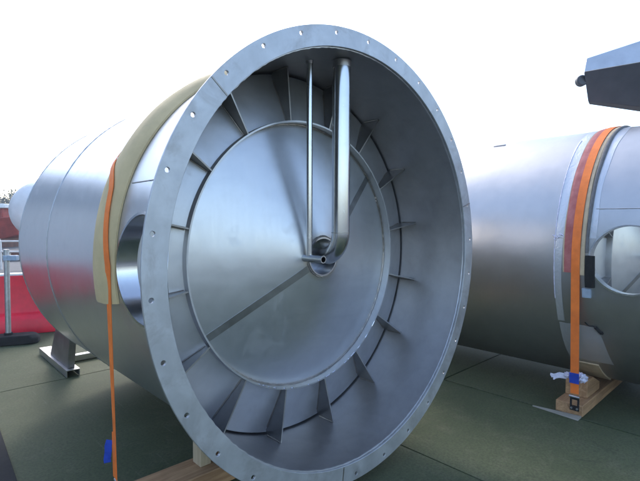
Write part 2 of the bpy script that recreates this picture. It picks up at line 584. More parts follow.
def make_tank(lat, dep, z, label, hole, skirt_end, barrel_r, barrel_end, dome, seams, uniform):
    T = Node('process_tank', (lat, dep, 0), label, 'tank', 'stainless steel tanks lying on the deck')
    MT = tank_mats(z, lat > 1)
    ax = (lat, z)
    RI, RO, RF = 1.239, 1.245, 1.350
    D = lambda d: dep + d
    # flange ring with bolt holes
    fl = flange_mesh(ax, RI - 0.001, RF, D(0.0), D(0.014), 30, R_(4.2), 1.313, 0.0115)
    fo = fl.build('flange', MT['flange'], T)
    bevel(fo, 0.0015, 1)
    for a in (139.5, -97.0, 16.5):
        b = MB()
        c, s = math.cos(R_(a)), math.sin(R_(a))
        b.bar((lat + (RI + .002) * c, D(-0.0008), z + (RI + .002) * s), (lat + (RF - .002) * c, D(-0.0008), z + (RF - .002) * s), 0.007, 0.0035, (0, 1, 0))
        b.build('flange_joint', MT['weld'], T, fo)
    b = MB()
    bead(b, ax, RI - 0.002, D(0.022), 0.0055, 0, 2 * PI, 400, 0.2)
    b.build('weld_bead', MT['ring'], T, fo)
    # skirt wall: outside and inside sheet
    hd, hz, hr = hole
    sk = MB()
    shell_with_hole(sk, ax, RO, D(0.0145), D(skirt_end), D(hd), hz, hr)
    so_ = sk.build('skirt', MT['shell'], T)
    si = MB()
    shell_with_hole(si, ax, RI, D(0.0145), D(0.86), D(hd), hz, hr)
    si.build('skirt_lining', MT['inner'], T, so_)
    # sleeve of the manhole, its outer lip
    sl = MB()
    n = 96
    vs, fs = [], []
    for i in range(n):
        a = 2 * PI * i / n
        zz = hz + hr * math.sin(a)
        xo = -math.sqrt(RO * RO - zz * zz)
        q_ = 0.15 + 0.85 * (0.5 + 0.5 * math.cos(a)) ** 0.6
        for rr_, xx in ((hr, xo - 0.006), (hr, xo + 0.05 * q_), (hr, xo + 0.10 * q_), (hr + 0.012, xo + 0.10 * q_), (hr + 0.012, xo - 0.006)):
            vs.append((lat + xx, D(hd) + rr_ * math.cos(a), z + hz + rr_ * math.sin(a)))
    for i in range(n):
        j = (i + 1) % n
        for q in range(5):
            fs.append((i * 5 + q, j * 5 + q, j * 5 + (q + 1) % 5, i * 5 + (q + 1) % 5))
    sl.add(vs, fs)
    sl.build('manhole_sleeve', MT['sleeve'], T, so_)
    # longitudinal skirt weld, upper left
    if True:
        b = MB()
        aw = R_(160)
        b.tube([(lat + (RO + .0005) * math.cos(aw), D(0.02 + 0.52 * t / 30), z + (RO + .0005) * math.sin(aw)) for t in range(31)],
               [0.004 * random.uniform(.8, 1.2) for _ in range(31)], 6)
        b.build('weld_bead', MT['ring'], T, so_)
    # conical head, nozzle opening in its middle
    RN = 0.125
    ap, dm = 0.318, 0.552
    RR = 0.900
    cn = MB()
    prof = []
    for t in range(13):
        r = RN + (RR - 0.006 - RN) * t / 12
        prof.append((r, D(ap + (dm - ap) * ((r) / RR))))
    prof += [(r, d + 0.006) for r, d in reversed(prof)]
    lathe(cn, ax, prof, 160)
    cone = cn.build('cone_head', MT['cone'], T)
    slope = (dm - ap) / RR
    # ground radial weld seams across the cone
    for a in (-148.5, 40.5):
        c, s = math.cos(R_(a)), math.sin(R_(a))
        b = MB()
        p0 = (lat + (RN + .02) * c, D(ap + slope * (RN + .02)) - 0.0006, z + (RN + .02) * s)
        p1 = (lat + .885 * c, D(ap + slope * .885) - 0.0006, z + .885 * s)
        b.bar(p0, p1, 0.046, 0.004, (0, 1, 0))
        b.build('weld_seam', MT['seam'], T, cone)
    # nozzle ring and sump
    nz = MB()
    lathe(nz, ax, [(RN - 0.006, D(ap + 0.022)), (RN + 0.004, D(ap + 0.022)), (RN + 0.004, D(ap + .20)), (RN - 0.006, D(ap + .20))], 64)
    no = nz.build('nozzle', MT['sleeve'], T, cone)
    nb = MB()
    lathe(nb, ax, [(0.001, D(ap + .16)), (RN - .007, D(ap + .16)), (RN - .007, D(ap + .166)), (0.001, D(ap + .166))], 48)
    nb.build('nozzle_end', MT['pipe'], T, cone)
    b = MB()
    bead(b, ax, RN + .008, D(ap + slope * RN + .001), 0.007, 0, 2 * PI, 90)
    b.build('weld_bead', MT['weld'], T, cone)
    # rim ring: a flat bar bent round the cone edge
    rm = MB()
    lathe(rm, ax, [(RR - .005, D(.484)), (RR + .005, D(.484)), (RR + .006, D(.489)), (RR + .006, D(.575)), (RR - .006, D(.575)), (RR - .006, D(.489))], 192)
    ro_ = rm.build('rim_ring', MT['ring'], T)
    b = MB()
    bead(b, ax, RR - .010, D(.548), 0.007, 0, 2 * PI, 420, 0.35)
    b.build('weld_bead', MT['weld'], T, ro_)
    b = MB()
    for k in range(26):                       # bright weld drips along the lower edge of the ring
        a = R_(random.uniform(-118, -38))
        q = RR - .003
        p = Vector((lat + q * math.cos(a), D(.4835), z + q * math.sin(a)))
        e = Vector((-math.sin(a), 0, math.cos(a))) * random.uniform(.006, .02)
        b.tube([p - e, p - e * .5, p + e * .5, p + e], [.002, .0045, .0045, .002], 6)
    b.build('weld_drips', MT['sleeve'], T, ro_)
    tag(ro_.children[-1], kind='stuff')
    # sloping ring plate between rim and skirt
    an = MB()
    prof = [(RR + .006, D(.530)), (1.00, D(.556)), (1.12, D(.592)), (1.224, D(.624)), (1.224, D(.630)), (1.12, D(.598)), (1.00, D(.562)), (RR + .006, D(.536))]
    lathe(an, ax, prof, 160)
    an.build('ring_plate', MT['ring'], T)
    # gussets
    gm = MB()
    th = 0.0045
    pr = [(RR + .006, D(.487)), (RI - .001, D(.452)), (RI - .001, D(.600)), (RI - .030, D(.622)), (1.12, D(.592)), (RR + .006, D(.530))]
    k = len(pr)
    gm.add([(lat + r, d, z - th) for r, d in pr] + [(lat + r, d, z + th) for r, d in pr],
           [tuple(range(k)), tuple(range(2 * k - 1, k - 1, -1))] + [(i, k + i, k + (i + 1) % k, (i + 1) % k) for i in range(k)], False)
    for i in range(16):
        a = R_(10.4 + 22.5 * i) + random.uniform(-.006, .006)
        ca, sa = math.cos(a), math.sin(a)
        gg = MB()
        gg.add([(lat + (x - lat) * ca - (zz - z) * sa, d, z + (x - lat) * sa + (zz - z) * ca) for x, d, zz in gm.v], gm.f, False)
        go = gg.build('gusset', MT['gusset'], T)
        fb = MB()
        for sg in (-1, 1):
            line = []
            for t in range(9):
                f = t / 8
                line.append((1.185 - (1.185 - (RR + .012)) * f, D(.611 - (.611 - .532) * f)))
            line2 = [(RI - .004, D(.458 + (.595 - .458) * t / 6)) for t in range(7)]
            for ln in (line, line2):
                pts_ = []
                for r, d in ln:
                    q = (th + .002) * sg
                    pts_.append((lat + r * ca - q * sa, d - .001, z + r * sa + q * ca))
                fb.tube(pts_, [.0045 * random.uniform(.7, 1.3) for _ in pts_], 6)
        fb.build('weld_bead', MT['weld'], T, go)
    # back plate and barrel
    bp = MB()
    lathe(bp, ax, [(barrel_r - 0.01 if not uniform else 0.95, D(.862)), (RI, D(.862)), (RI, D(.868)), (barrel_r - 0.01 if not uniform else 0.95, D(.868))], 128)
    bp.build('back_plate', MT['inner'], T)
    if not uniform:
        ba = MB()
        prof = [(barrel_r, D(.60) + (barrel_end - .60) * t / 30) for t in range(31)]
        k = barrel_end
        prof = [(r, d) for r, d in prof]
        for t in range(1, 13):                 # dished end with knuckle
            a = t / 12 * PI / 2
            prof.append((max(0.002, barrel_r * math.cos(a) ** 0.72), D(k + dome * math.sin(a))))
        lathe(ba, ax, prof, 160, closed=False)
        bo = ba.build('barrel', MT['shell'], T, angle=25)
        for sd_ in seams:
            b = MB()
            bead(b, ax, barrel_r + .0003, D(sd_), 0.0045, 0, 2 * PI, 360, 0.15)
            b.build('weld_bead', MT['ring'], T, bo)
        b = MB()
        aw = R_(128)
        b.tube([(lat + barrel_r * math.cos(aw), D(.9 + (seams[0] - .9) * t / 60), z + barrel_r * math.sin(aw)) for t in range(61)], 0.004, 6)
        b.build('weld_bead', MT['ring'], T, bo)
    else:
        e = MB()
        prof = [(RO, D(skirt_end))]
        for t in range(1, 13):
            a = t / 12 * PI / 2
            prof.append((max(0.002, RO * math.cos(a) ** 0.72), D(skirt_end + dome * math.sin(a))))
        lathe(e, ax, prof, 128, closed=False)
        e.build('dished_end', MT['shell'], T)
        for sd_ in seams:
            b = MB()
            bead(b, ax, RO + .0003, D(sd_), 0.0045, 0, 2 * PI, 360, 0.15)
            b.build('weld_bead', MT['ring'], T, so_)
        iw = MB()
        lathe(iw, ax, [(0.93, D(.60)), (0.94, D(.60)), (0.94, D(.90)), (0.93, D(.90))], 96)
        iw.build('inner_drum', MT['inner'], T)
    # overflow pipe: down from the skirt, elbow into the nozzle
    dp, rp = 0.185, 0.057
    er = 0.16
    pts = [(lat + .0, D(dp), z + RI - .004), (lat, D(dp), z + .7), (lat, D(dp), z + er)]
    zc = 0.0
    for t in range(1, 13):
        a = t / 12 * PI / 2
        pts.append((lat, D(dp + er - er * math.cos(a)), z + er - er * math.sin(a)))
    pts.append((lat, D(dp + er + .11), z))
    b = MB().tube(pts, rp, 40)
    po = b.build('overflow_pipe', MT['pipe'], T)
    for (p0, p1) in (((lat, D(dp), z + er - .001), (lat, D(dp), z + er + .003)),):
        MB().tube([p0, p1], rp + .0018, 40).build('weld_bead', MT['weld'], T, po)
    MB().tube([(lat, D(dp), z + RI - .045), (lat, D(dp), z + RI - .02), (lat, D(dp), z + RI - .006)], [rp + .001, rp + .002, rp + .0035], 40, False).build('pipe_collar', MT['inner'], T, po)
    # thin pipe with its tee
    ds, xs, rs = 0.315, lat - 0.150, 0.0195
    b = MB().tube([(xs - .015, D(.302), z + RI - .004), (xs - .008, D(.308), z + .6), (xs, D(ds), z + .0)], rs, 24)
    to = b.build('drain_pipe', MT['pipe'], T)
    tee = MB()
    rt = 0.024
    n = 28
    prof = [(rt, D(.185)), (rt, D(.372)), (rt - .006, D(.372)), (rt - .006, D(.185))]
    lathe(tee, (xs, z - .002), prof, n)
    tee.build('tee_stub', MT['pipe'], T, to)
    MB().tube([(xs - .013, D(.304), z + RI - .03), (xs - .0145, D(.303), z + RI - .006)], [rs + .002, rs + .006], 24, False).build('pipe_collar', MT['inner'], T, to)
    return T, MT


TL, ML = make_tank(0, 0, ZA, 'stainless tank with open flanged end showing cone head and gussets, wearing a tan belt', (0.295, 0.0, 0.262),
                   2.95, 0.95, 2.95, 0.50, (1.98, 2.945), True)
ZR = ZA - 0.08
LR, DR = 3.30, -1.21
TR, MR = make_tank(LR, DR, ZR, 'stainless tank on the right with a manhole beside its maroon and orange strap', (0.29, 0.02, 0.265),
                   2.95, 0.95, 2.95, 0.50, (2.945,), True)
# small lug on the crown of the right tank
b = MB()
aw = R_(112)
b.bar((LR + 1.243 * math.cos(aw), 0.42, ZR + 1.243 * math.sin(aw)), (LR + 1.243 * math.cos(aw), 0.55, ZR + 1.243 * math.sin(aw)), 0.03, 0.022, (math.cos(aw), 0, math.sin(aw)))
bevel(b.build('lifting_lug', MR['gusset'], TR), .004)


# ------------------------------------------------------------------ belts, wraps and straps
def wrap(name, covering, node, axis, r0, r1, d0, d1, a0, a1, parent=None, n=120, wob=0.0, bulge=0.0, skew=0.0, seed=1, pw=4):
    """a band lying on a cylinder, with thickness; skew shifts its far edge along the depth over the angle"""
    rnd = random.Random(seed)
    ph = [rnd.uniform(0, 6) for _ in range(6)]
    mb = MB()
    m = 11
    vs, fs = [], []
    for i in range(n + 1):
        f = i / n
        a = a0 + (a1 - a0) * f
        w0 = wob * (math.sin(a * 5 + ph[0]) + .6 * math.sin(a * 13 + ph[1]))
        w1 = wob * (math.sin(a * 6 + ph[2]) + .6 * math.sin(a * 15 + ph[3]))
        dd = d1 + skew * f
        row = []
        for q in range(m):
            g_ = q / (m - 1)
            d = (d0 + w0) * (1 - g_) + (dd + w1) * g_
            r = r1 + bulge * (1 - abs(2 * g_ - 1) ** pw) + wob * .25 * math.sin(a * 9 + q * 2.1 + ph[4])
            row.append((axis[0] + r * math.cos(a), d, axis[1] + r * math.sin(a)))
        row.append((axis[0] + r0 * math.cos(a), dd + w1, axis[1] + r0 * math.sin(a)))
        row.append((axis[0] + r0 * math.cos(a), d0 + w0, axis[1] + r0 * math.sin(a)))
        vs += row
    k = m + 2
    for i in range(n):
        for q in range(k):
            q2 = (q + 1) % k
            fs.append((i * k + q, (i + 1) * k + q, (i + 1) * k + q2, i * k + q2))
    fs.append(tuple(range(k)))
    fs.append(tuple(n * k + q for q in range(k - 1, -1, -1)))
    mb.add(vs, fs)
    return mb.build(name, covering, node, parent, angle=50)


def ribbon(mb, pts, wdir, w, t=0.003):
    """flat webbing along points; wdir gives the width direction at each point"""
    vs, fs = [], []
    n = len(pts)
    for i, p in enumerate(pts):
        p = Vector(p)
        d = (Vector(pts[min(i + 1, n - 1)]) - Vector(pts[max(i - 1, 0)])).normalized()
        wd = Vector(wdir[i] if isinstance(wdir, list) else wdir)
        wd = (wd - d * wd.dot(d)).normalized()
        nn = d.cross(wd).normalized()
        for a, b_ in ((-1, -1), (1, -1), (1, 1), (-1, 1)):
            vs.append(p + wd * (a * w / 2) + nn * (b_ * t / 2))
    for i in range(n - 1):
        for q in range(4):
            fs.append((i * 4 + q, (i + 1) * 4 + q, (i + 1) * 4 + (q + 1) % 4, i * 4 + (q + 1) % 4))
    fs.append((0, 1, 2, 3))
    fs.append(tuple((n - 1) * 4 + q for q in (3, 2, 1, 0)))
    mb.add(vs, fs, False)


axL = (0, ZA)
N1 = Node('foam_belt', (-1.25, .70, 0), 'tan foam belt wrapped over the left tank behind its flange', 'belt')
wrap('belt', M['pad'], N1, axL, 1.2462, 1.256, .575, .870, R_(12), R_(189), wob=.004, bulge=.042, seed=3, pw=2.4)

N2 = Node('lashing_strap', (-1.25, .66, 0), 'thin orange lashing strap hanging down from the tan belt on the left tank', 'strap', 'orange lashing straps')
pts, wd = [], []
for t in range(81):
    a = R_(20 + 160 * t / 80)
    f1 = max(0.0, min(1.0, (181 - math.degrees(a)) / 24))
    f2 = max(0.0, min(1.0, (163 - math.degrees(a)) / 14))
    d = .600 + .075 * f1 + .185 * f2 * f2 * (3 - 2 * f2)
    g_ = (d - .575) / .295
    r = 1.2575 + .042 * (1 - abs(2 * g_ - 1) ** 2.4) + .004
    pts.append((r * math.cos(a), d, ZA + r * math.sin(a)))
    sl_ = .30 * (1 - 2 * g_)
    wd.append((sl_ * math.cos(a), 1, sl_ * math.sin(a)))
pe = (-1.205, .735, 0.205)
p0 = pts[-1]
for t in range(1, 25):
    f = t / 24
    pts.append((p0[0] + (pe[0] - p0[0]) * f, p0[1] + (pe[1] - p0[1]) * f, p0[2] + (pe[2] - p0[2]) * f))
    wd.append((-.22 + .37 * f, 1, 0))
mb = MB(); ribbon(mb, pts, wd, .042); ws = mb.build('webbing', M['orange'], N2)
mb = MB(); ribbon(mb, [(-1.222, .715, .50), (-1.219, .722, .40), (-1.212, .735, .24)], (0, 1, 0), .046, .004); mb.build('webbing_tail', M['orange'], N2)
mb = MB(); ribbon(mb, [(-1.232, .748, .455), (-1.240, .752, .425), (-1.238, .758, .39), (-1.243, .762, .345), (-1.240, .764, .325)], (1, -.5, 0), .036, .003); mb.build('label', M['blue'], N2)


def hook(node, p, s=1.0):
    x, y, zz = p
    b = MB()
    b.tube([(x, y - .024 * s, zz + .03), (x, y + .024 * s, zz + .03)], .006, 10)
    b.tube([(x, y - .02 * s, zz + .03), (x, y - .02 * s, zz - .03), (x, y, zz - .07), (x + .02, y, zz - .095), (x + .04, y, zz - .08)], .0055, 8)
    b.tube([(x, y + .02 * s, zz + .03), (x, y + .02 * s, zz - .03), (x, y, zz - .07)], .0055, 8)
    return b.build('hook', M['zinc'], node)


hook(N2, (-1.205, .737, .19))

# right tank: foil wrap, sleeve, strap
axR = (LR, ZR)
N3 = Node('foil_wrap', (LR - 1.25, -.5, 0), 'crinkled grey foil wrapped round the right tank beneath the maroon sleeve', 'wrap')
wrap('upper_sheet', M['foil'], N3, axR, 1.2458, 1.2475, -.375, -.74, R_(40), R_(171.5), wob=.006, seed=5, skew=.05)
wrap('lower_sheet', M['foil'], N3, axR, 1.2458, 1.2472, -.395, -.69, R_(207), R_(228), wob=.005, seed=9, skew=-.06)
wrap('side_strip', M['foil'], N3, axR, 1.2458, 1.2470, -.385, -.44, R_(171.9), R_(206), wob=.002, seed=11)
b = MB()
bead(b, axR, 1.249, -.382, .004, R_(120), R_(196), 90, .4)
b.build('tape_edge', M['plastic_clear'], N3)
b = MB()
for k in range(9):
    a = R_(171 + random.uniform(-1.2, 1.2))
    dd = -.36 - .10 * k / 8
    b.tube([(LR + 1.25 * math.cos(a), dd, ZR + 1.25 * math.sin(a)), (LR + 1.254 * math.cos(a + .012), dd - .02, ZR + 1.254 * math.sin(a + .012))], .004, 6)
b.build('fold_edge', M['plastic_clear'], N3)

N4 = Node('webbing_sleeve', (LR - 1.26, -.53, 0), 'faded maroon protective sleeve with tan edges under the orange strap on the right tank', 'sleeve')
wrap('sleeve', M['felt'], N4, axR, 1.2485, 1.258, -.462, -.585, R_(30), R_(184.8), wob=.002, bulge=.005, seed=4)
wrap('sleeve_edge', M['edge'], N4, axR, 1.2485, 1.2565, -.4615, -.455, R_(30), R_(184.8), wob=.002, seed=4)
wrap('sleeve_edge', M['edge'], N4, axR, 1.2485, 1.2575, -.620, -.5855, R_(30), R_(185.5), wob=.002, bulge=.004, seed=8)

N5 = Node('rubber_strip', (LR - 1.26, -.66, 0), 'dark rubber edging strip standing proud beside the maroon sleeve on the right tank', 'strip')
wrap('edging', M['edge_grey'], N5, axR, 1.2485, 1.257, -.648, -.622, R_(45), R_(177), wob=.003, bulge=.010, seed=2)
N6 = Node('rubber_pad', (LR - 1.26, -.66, 0), 'small black rubber pad on the right tank between the strap and the manhole', 'pad')
wrap('pad', M['rubber'], N6, axR, 1.2458, 1.264, -.625, -.69, R_(178), R_(190), wob=.003, bulge=.004, seed=12, n=20)
wrap('clip', M['plastic_grey'], N6, axR, 1.2458, 1.266, -.600, -.665, R_(190.6), R_(194.0), wob=.001, bulge=.003, seed=13, n=12)
b = MB()
pp = []
for t in range(24):
    f = t / 23
    a = R_(205 + 4 * f + .6 * math.sin(f * 9))
    pp.append((LR + 1.252 * math.cos(a), -.60 - .13 * f, ZR + 1.252 * math.sin(a)))
b.tube(pp, [.004 + (.012 if .55 < t / 23 < .98 else 0) * random.uniform(.5, 1) for t in range(24)], 8)
b.build('knotted_cord', M['rubber'], N6)

N7 = Node('lashing_strap', (LR - 1.27, -.55, 0), 'wide bright orange lashing strap hooked by black iron to the right timber beam', 'strap', 'orange lashing straps')
pts, wd = [], []
for t in range(61):
    a = R_(25 + 157 * t / 60)
    r = 1.2665
    pts.append((LR + r * math.cos(a), -.555, ZR + r * math.sin(a)))
    wd.append((0, 1, 0))
p0 = pts[-1]
pe = (2.128, -.548, .20)
for t in range(1, 25):
    f = t / 24
    pts.append((p0[0] + (pe[0] - p0[0]) * f, p0[1] + (pe[1] - p0[1]) * f, p0[2] + (pe[2] - p0[2]) * f))
    wd.append((-.1, 1, 0))
mb = MB(); ribbon(mb, pts, wd, .064, .004); mb.build('webbing', M['orange'], N7)
mb = MB(); ribbon(mb, [(2.097, -.550, .385), (2.100, -.550, .345), (2.105, -.549, .295)], (-.1, 1, 0), .074, .004); mb.build('label', M['blue'], N7)
b = MB()
xh = 2.136
b.box((xh - .014, -.585, .055), (xh, -.572, .165))
b.box((xh - .014, -.528, .055), (xh, -.515, .165))
b.box((xh - .014, -.572, .150), (xh, -.528, .165))
b.box((xh - .014, -.572, .055), (xh, -.528, .095))
bk = b.build('hook_plate', M['iron'], N7)
b = MB(); b.tube([(xh - .02, -.59, .178), (xh - .02, -.51, .178)], .010, 12); b.build('hook_pin', M['zinc'], N7)
b = MB()
for y in (-.572, -.528):
    b.tube([(xh - .020, y, .075), (xh - .010, y, .075)], .009, 10)
b.build('rivet', M['zinc'], N7)


def crumple(name, covering, node, c, size, seed):
    rnd = random.Random(seed)
    bm = bmesh.new()
    bmesh.ops.create_icosphere(bm, subdivisions=3, radius=1)
    for v in bm.verts:
        d = v.co.normalized()
        q = 0.75 + .22 * math.sin(d.x * 9 + seed) * math.cos(d.y * 8 + d.z * 7) + rnd.uniform(-.16, .16)
        v.co = Vector((d.x * size[0] * q, d.y * size[1] * q, d.z * size[2] * q)) + Vector(c)
    bm.verts.index_update()
    mb = MB()
    mb.add([v.co[:] for v in bm.verts], [tuple(v.index for v in f.verts) for f in bm.faces], False)
    bm.free()
    return mb.build(name, covering, node, angle=12)


N8 = Node('plastic_film', (2.08, -.5, .30), 'crumpled scrap of pale plastic film tucked behind the orange strap above the timber beam', 'film')
crumple('film_bunch', M['plastic_clear'], N8, (2.150, -.59, .345), (.045, .055, .05), 3)
crumple('film_bunch', M['plastic_clear'], N8, (2.140, -.50, .345), (.04, .05, .035), 5)
b = MB()
for k in range(7):
    z0 = .335 + random.uniform(-.02, .02)
    ribbon(b, [(2.135, -.48, z0), (2.11, -.43, z0 + random.uniform(-.02, .03)), (2.09, -.36 - random.uniform(0, .04), z0 + random.uniform(-.04, .03))], (0, .1, 1), random.uniform(.008, .022), .0015)
b.build('film_tails', M['plastic_clear'], N8)

# ------------------------------------------------------------------ timber
N9 = Node('timber_beam', (2.15, -.5, 0), 'sawn timber beam under the right tank with a strap hook on its end', 'beam', 'timber beams under the tanks')
bevel(MB().box((2.150, -.607, .004), (4.70, -.392, .100)).build('beam', M['timber'], N9), .005)
N10 = Node('timber_chock', (2.42, -.47, .1), 'brown timber chock standing on the right beam beneath the tank', 'chock', 'timber chocks on the beams')
c = MB()
c.add([(2.36, -.58, .101), (2.72, -.58, .101), (2.72, -.40, .101), (2.36, -.40, .101), (2.36, -.58, .262), (2.52, -.58, .262), (2.36, -.40, .262), (2.52, -.40, .262), (2.72, -.58, .175), (2.72, -.40, .175)],
      [(0, 3, 2, 1), (0, 1, 8, 5, 4), (3, 6, 7, 9, 2), (0, 4, 6, 3), (4, 5, 7, 6), (5, 8, 9, 7), (1, 2, 9, 8)], False)
bevel(c.build('chock', M['timber'], N10), .005)
# felt under the tank on that chock
N11 = Node('felt_strip', (2.5, -.5, .25), 'tan felt strip between the right tank and its timber chock', 'felt')
wrap('felt', M['edge'], N11, axR, 1.2484, 1.262, -.40, -.63, R_(230), R_(250), wob=.003, seed=21, n=40)

N12 = Node('timber_beam', (-1.2, .75, 0), 'sawn timber beam under the front of the left tank at the bottom frame edge', 'beam', 'timber beams under the tanks')
bevel(MB().box((-1.18, .62, .004), (1.3, .845, .120)).build('beam', M['timber'], N12), .005)
N13 = Node('timber_chock', (-.66, .75, .12), 'pale narrow chock standing on the left beam beneath the flange', 'chock', 'timber chocks on the beams')
bevel(MB().box((-.71, .70, .121), (-.635, .80, .34)).build('chock', M['chock'], N13), .004)
N13b = Node('timber_chock', (.66, .75, .12), 'pale chock on the left beam hidden at the far side of the left tank', 'chock', 'timber chocks on the beams')
bevel(MB().box((.60, .68, .121), (.70, .80, .35)).build('chock', M['chock'], N13b), .004)

N14 = Node('pale_strip', (2.09, -.35, 0), 'thin pale strip lying on the green deck at the end of the right beam', 'piece')  # thin pale tapering strip laid flat on the deck
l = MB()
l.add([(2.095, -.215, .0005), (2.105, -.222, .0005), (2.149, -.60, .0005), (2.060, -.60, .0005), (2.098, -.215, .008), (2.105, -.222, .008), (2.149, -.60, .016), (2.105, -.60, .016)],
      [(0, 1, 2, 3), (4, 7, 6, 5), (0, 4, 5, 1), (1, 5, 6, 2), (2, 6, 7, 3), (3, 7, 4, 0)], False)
l.build('piece', M['piece'], N14)

N15 = Node('dark_sheet', (-1.6, 1.5, 0), 'thin dark sheet reaching in at the bottom left corner of the photo', 'covering')  # flat dark sheet lying over the deck plates
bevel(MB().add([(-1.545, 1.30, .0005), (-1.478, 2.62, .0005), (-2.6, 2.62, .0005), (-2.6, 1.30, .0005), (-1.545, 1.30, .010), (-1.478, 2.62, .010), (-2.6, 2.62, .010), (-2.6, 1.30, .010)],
      [(0, 1, 2, 3), (7, 6, 5, 4), (0, 4, 5, 1), (1, 5, 6, 2), (2, 6, 7, 3), (3, 7, 4, 0)], False).build('covering', M['rubber'], N15), .003)

# ------------------------------------------------------------------ steel stand under the far end of the left tank
N16 = Node('tank_stand', (-.7, 3.9, 0), 'low steel stand with a tapered leg behind the far end of the left tank', 'stand')
ch = MB()                                      # channel foot, open end towards us
for (x0, x1, z0, z1) in ((-.765, -.757, .004, .07), (-.643, -.635, .004, .07), (-.765, -.635, .0705, .078)):
    ch.box((x0, 3.43, z0), (x1, 4.62, z1))
ch.build('foot_channel', M['bracket'], N16)
cb_ = MB()
cb_.box((-.634, 3.98, .004), (.629, 4.06, .075))
bevel(cb_.build('cross_bar', M['bracket'], N16), .004)
lg = MB()
lg.add([(-.735, 3.50, .079), (-.665, 3.50, .079), (-.665, 4.22, .079), (-.735, 4.22, .079), (-.70, 3.42, .95), (-.63, 3.42, .95), (-.63, 3.72, .95), (-.70, 3.72, .95)],
       [(0, 3, 2, 1), (4, 5, 6, 7), (0, 1, 5, 4), (1, 2, 6, 5), (2, 3, 7, 6), (3, 0, 4, 7)], False)
bevel(lg.build('leg', M['stand'], N16), .006)
lg2 = MB()
lg2.box((.63, 3.50, .004), (.70, 4.22, .95))
bevel(lg2.build('leg', M['stand'], N16), .006)
br = MB()
br.bar((-.629, 3.47, .90), (.629, 3.47, .90), .07, .07)
bevel(br.build('cradle', M['stand'], N16), .004)

# ------------------------------------------------------------------ barrier and fence post
def barrier(base, direction, label, L=1.55):
    d = Vector(direction).normalized()
    s = Vector((-d.y, d.x, 0))
    Nn = Node('barrier', base, label, 'barrier', 'red plastic barriers', site=False)
    def P(x, y, zz): return Vector(base) + d * x + s * y + Vector((0, 0, zz))
    # stepped section: wide foot, narrower body
    sec = [(-.26, .0), (-.26, .20), (-.235, .245), (-.13, .30), (-.115, .36), (-.105, .845), (.105, .845), (.115, .36), (.13, .30), (.235, .245), (.26, .20), (.26, .0)]
    mb = MB()
    k = len(sec)
    xs = [0, .03] + [L * t / 12 for t in range(1, 12)] + [L - .03, L]
    vs, fs = [], []
    for i, x in enumerate(xs):
        rec = .014 if 2 <= i <= len(xs) - 3 and i % 3 == 0 else 0.0
        inset = .02 if i in (0, len(xs) - 1) else 0
        for (y, zz) in sec:
            sg = -1 if y < 0 else 1
            vs.append(P(x, y - sg * ((rec if .3 < zz < .8 else 0) + inset), max(0, zz - (inset if zz > .5 else 0))))
    for i in range(len(xs) - 1):
        for q in range(k):
            fs.append((i * k + q, (i + 1) * k + q, (i + 1) * k + (q + 1) % k, i * k + (q + 1) % k))
    fs.append(tuple(range(k)))
    fs.append(tuple((len(xs) - 1) * k + q for q in range(k - 1, -1, -1)))
    mb.add(vs, fs)
    bevel(mb.build('body', M['red_plastic'], Nn), .008)
    c = MB()
    y0, y1, z0, z1 = -.095, .095, .846, .875
    c.add([P(.03, y0, z0), P(L - .03, y0, z0), P(L - .03, y1, z0), P(.03, y1, z0), P(.03, y0, z1), P(L - .03, y0, z1), P(L - .03, y1, z1), P(.03, y1, z1)],
          [(0, 3, 2, 1), (4, 5, 6, 7), (0, 1, 5, 4), (1, 2, 6, 5), (2, 3, 7, 6), (3, 0, 4, 7)], False)
    bevel(c.build('top_rail', M['white_plastic'], Nn), .006)
    return Nn


dv = Vector((.627, .310, 0)).normalized()
sv = Vector((-dv.y, dv.x, 0))
B0 = Vector((-3.88, 6.76, -.004)) + sv * .27
barrier(tuple(B0 - dv * 1.55), dv, 'red plastic barrier with white top rail behind the galvanised post, left of the tank stand')
barrier(tuple(B0 - dv * 3.16), dv, 'red plastic barrier mostly outside the left frame edge')
DK = -.004
N17 = Node('fence_post', (-4.18, 6.02, 0), 'galvanised fence post in a black rubber foot in front of the red barrier', 'post', site=False)
x, y = -4.18, 6.05
MB().tube([(x, y, .02), (x, y, .60), (x, y, 1.27)], .034, 20).build('post', M['zinc'], N17)
ft = MB()
ftp = [(-.62, -.13), (.30, -.13), (.36, -.07), (.36, .07), (.30, .13), (-.62, .13), (-.68, .07), (-.68, -.07)]
k = len(ftp)
fd = Vector((.93, .36, 0)); fs_ = Vector((-.36, .93, 0))
def FP(p, sc, zz): return Vector((x, y, zz)) + fd * (p[0] * sc) + fs_ * (p[1] * sc)
ft.add([FP(p, 1, .0) for p in ftp] + [FP(p, 1, .07) for p in ftp] + [FP(p, .86, .12) for p in ftp],
       [tuple(range(k - 1, -1, -1)), tuple(range(2 * k, 3 * k))] + [(q * k + i, q * k + (i + 1) % k, (q + 1) * k + (i + 1) % k, (q + 1) * k + i) for q in (0, 1) for i in range(k)], False)
bevel(ft.build('foot', M['rubber'], N17), .012)
MB().tube([(x, y, .12), (x, y, .15)], .05, 16).build('collar', M['rubber'], N17)
cl = MB()
cl.box((x + .03, y - .03, 1.12), (x + .15, y + .03, 1.19))
cl.tube([(x, y, 1.12), (x, y, 1.19)], .042, 16)
bevel(cl.build('clamp', M['plastic_grey'], N17), .006)
MB().box((x - .25, y - .18, .122), (x - .10, y - .12, .15)).build('foot_marker', M['white_plastic'], N17)

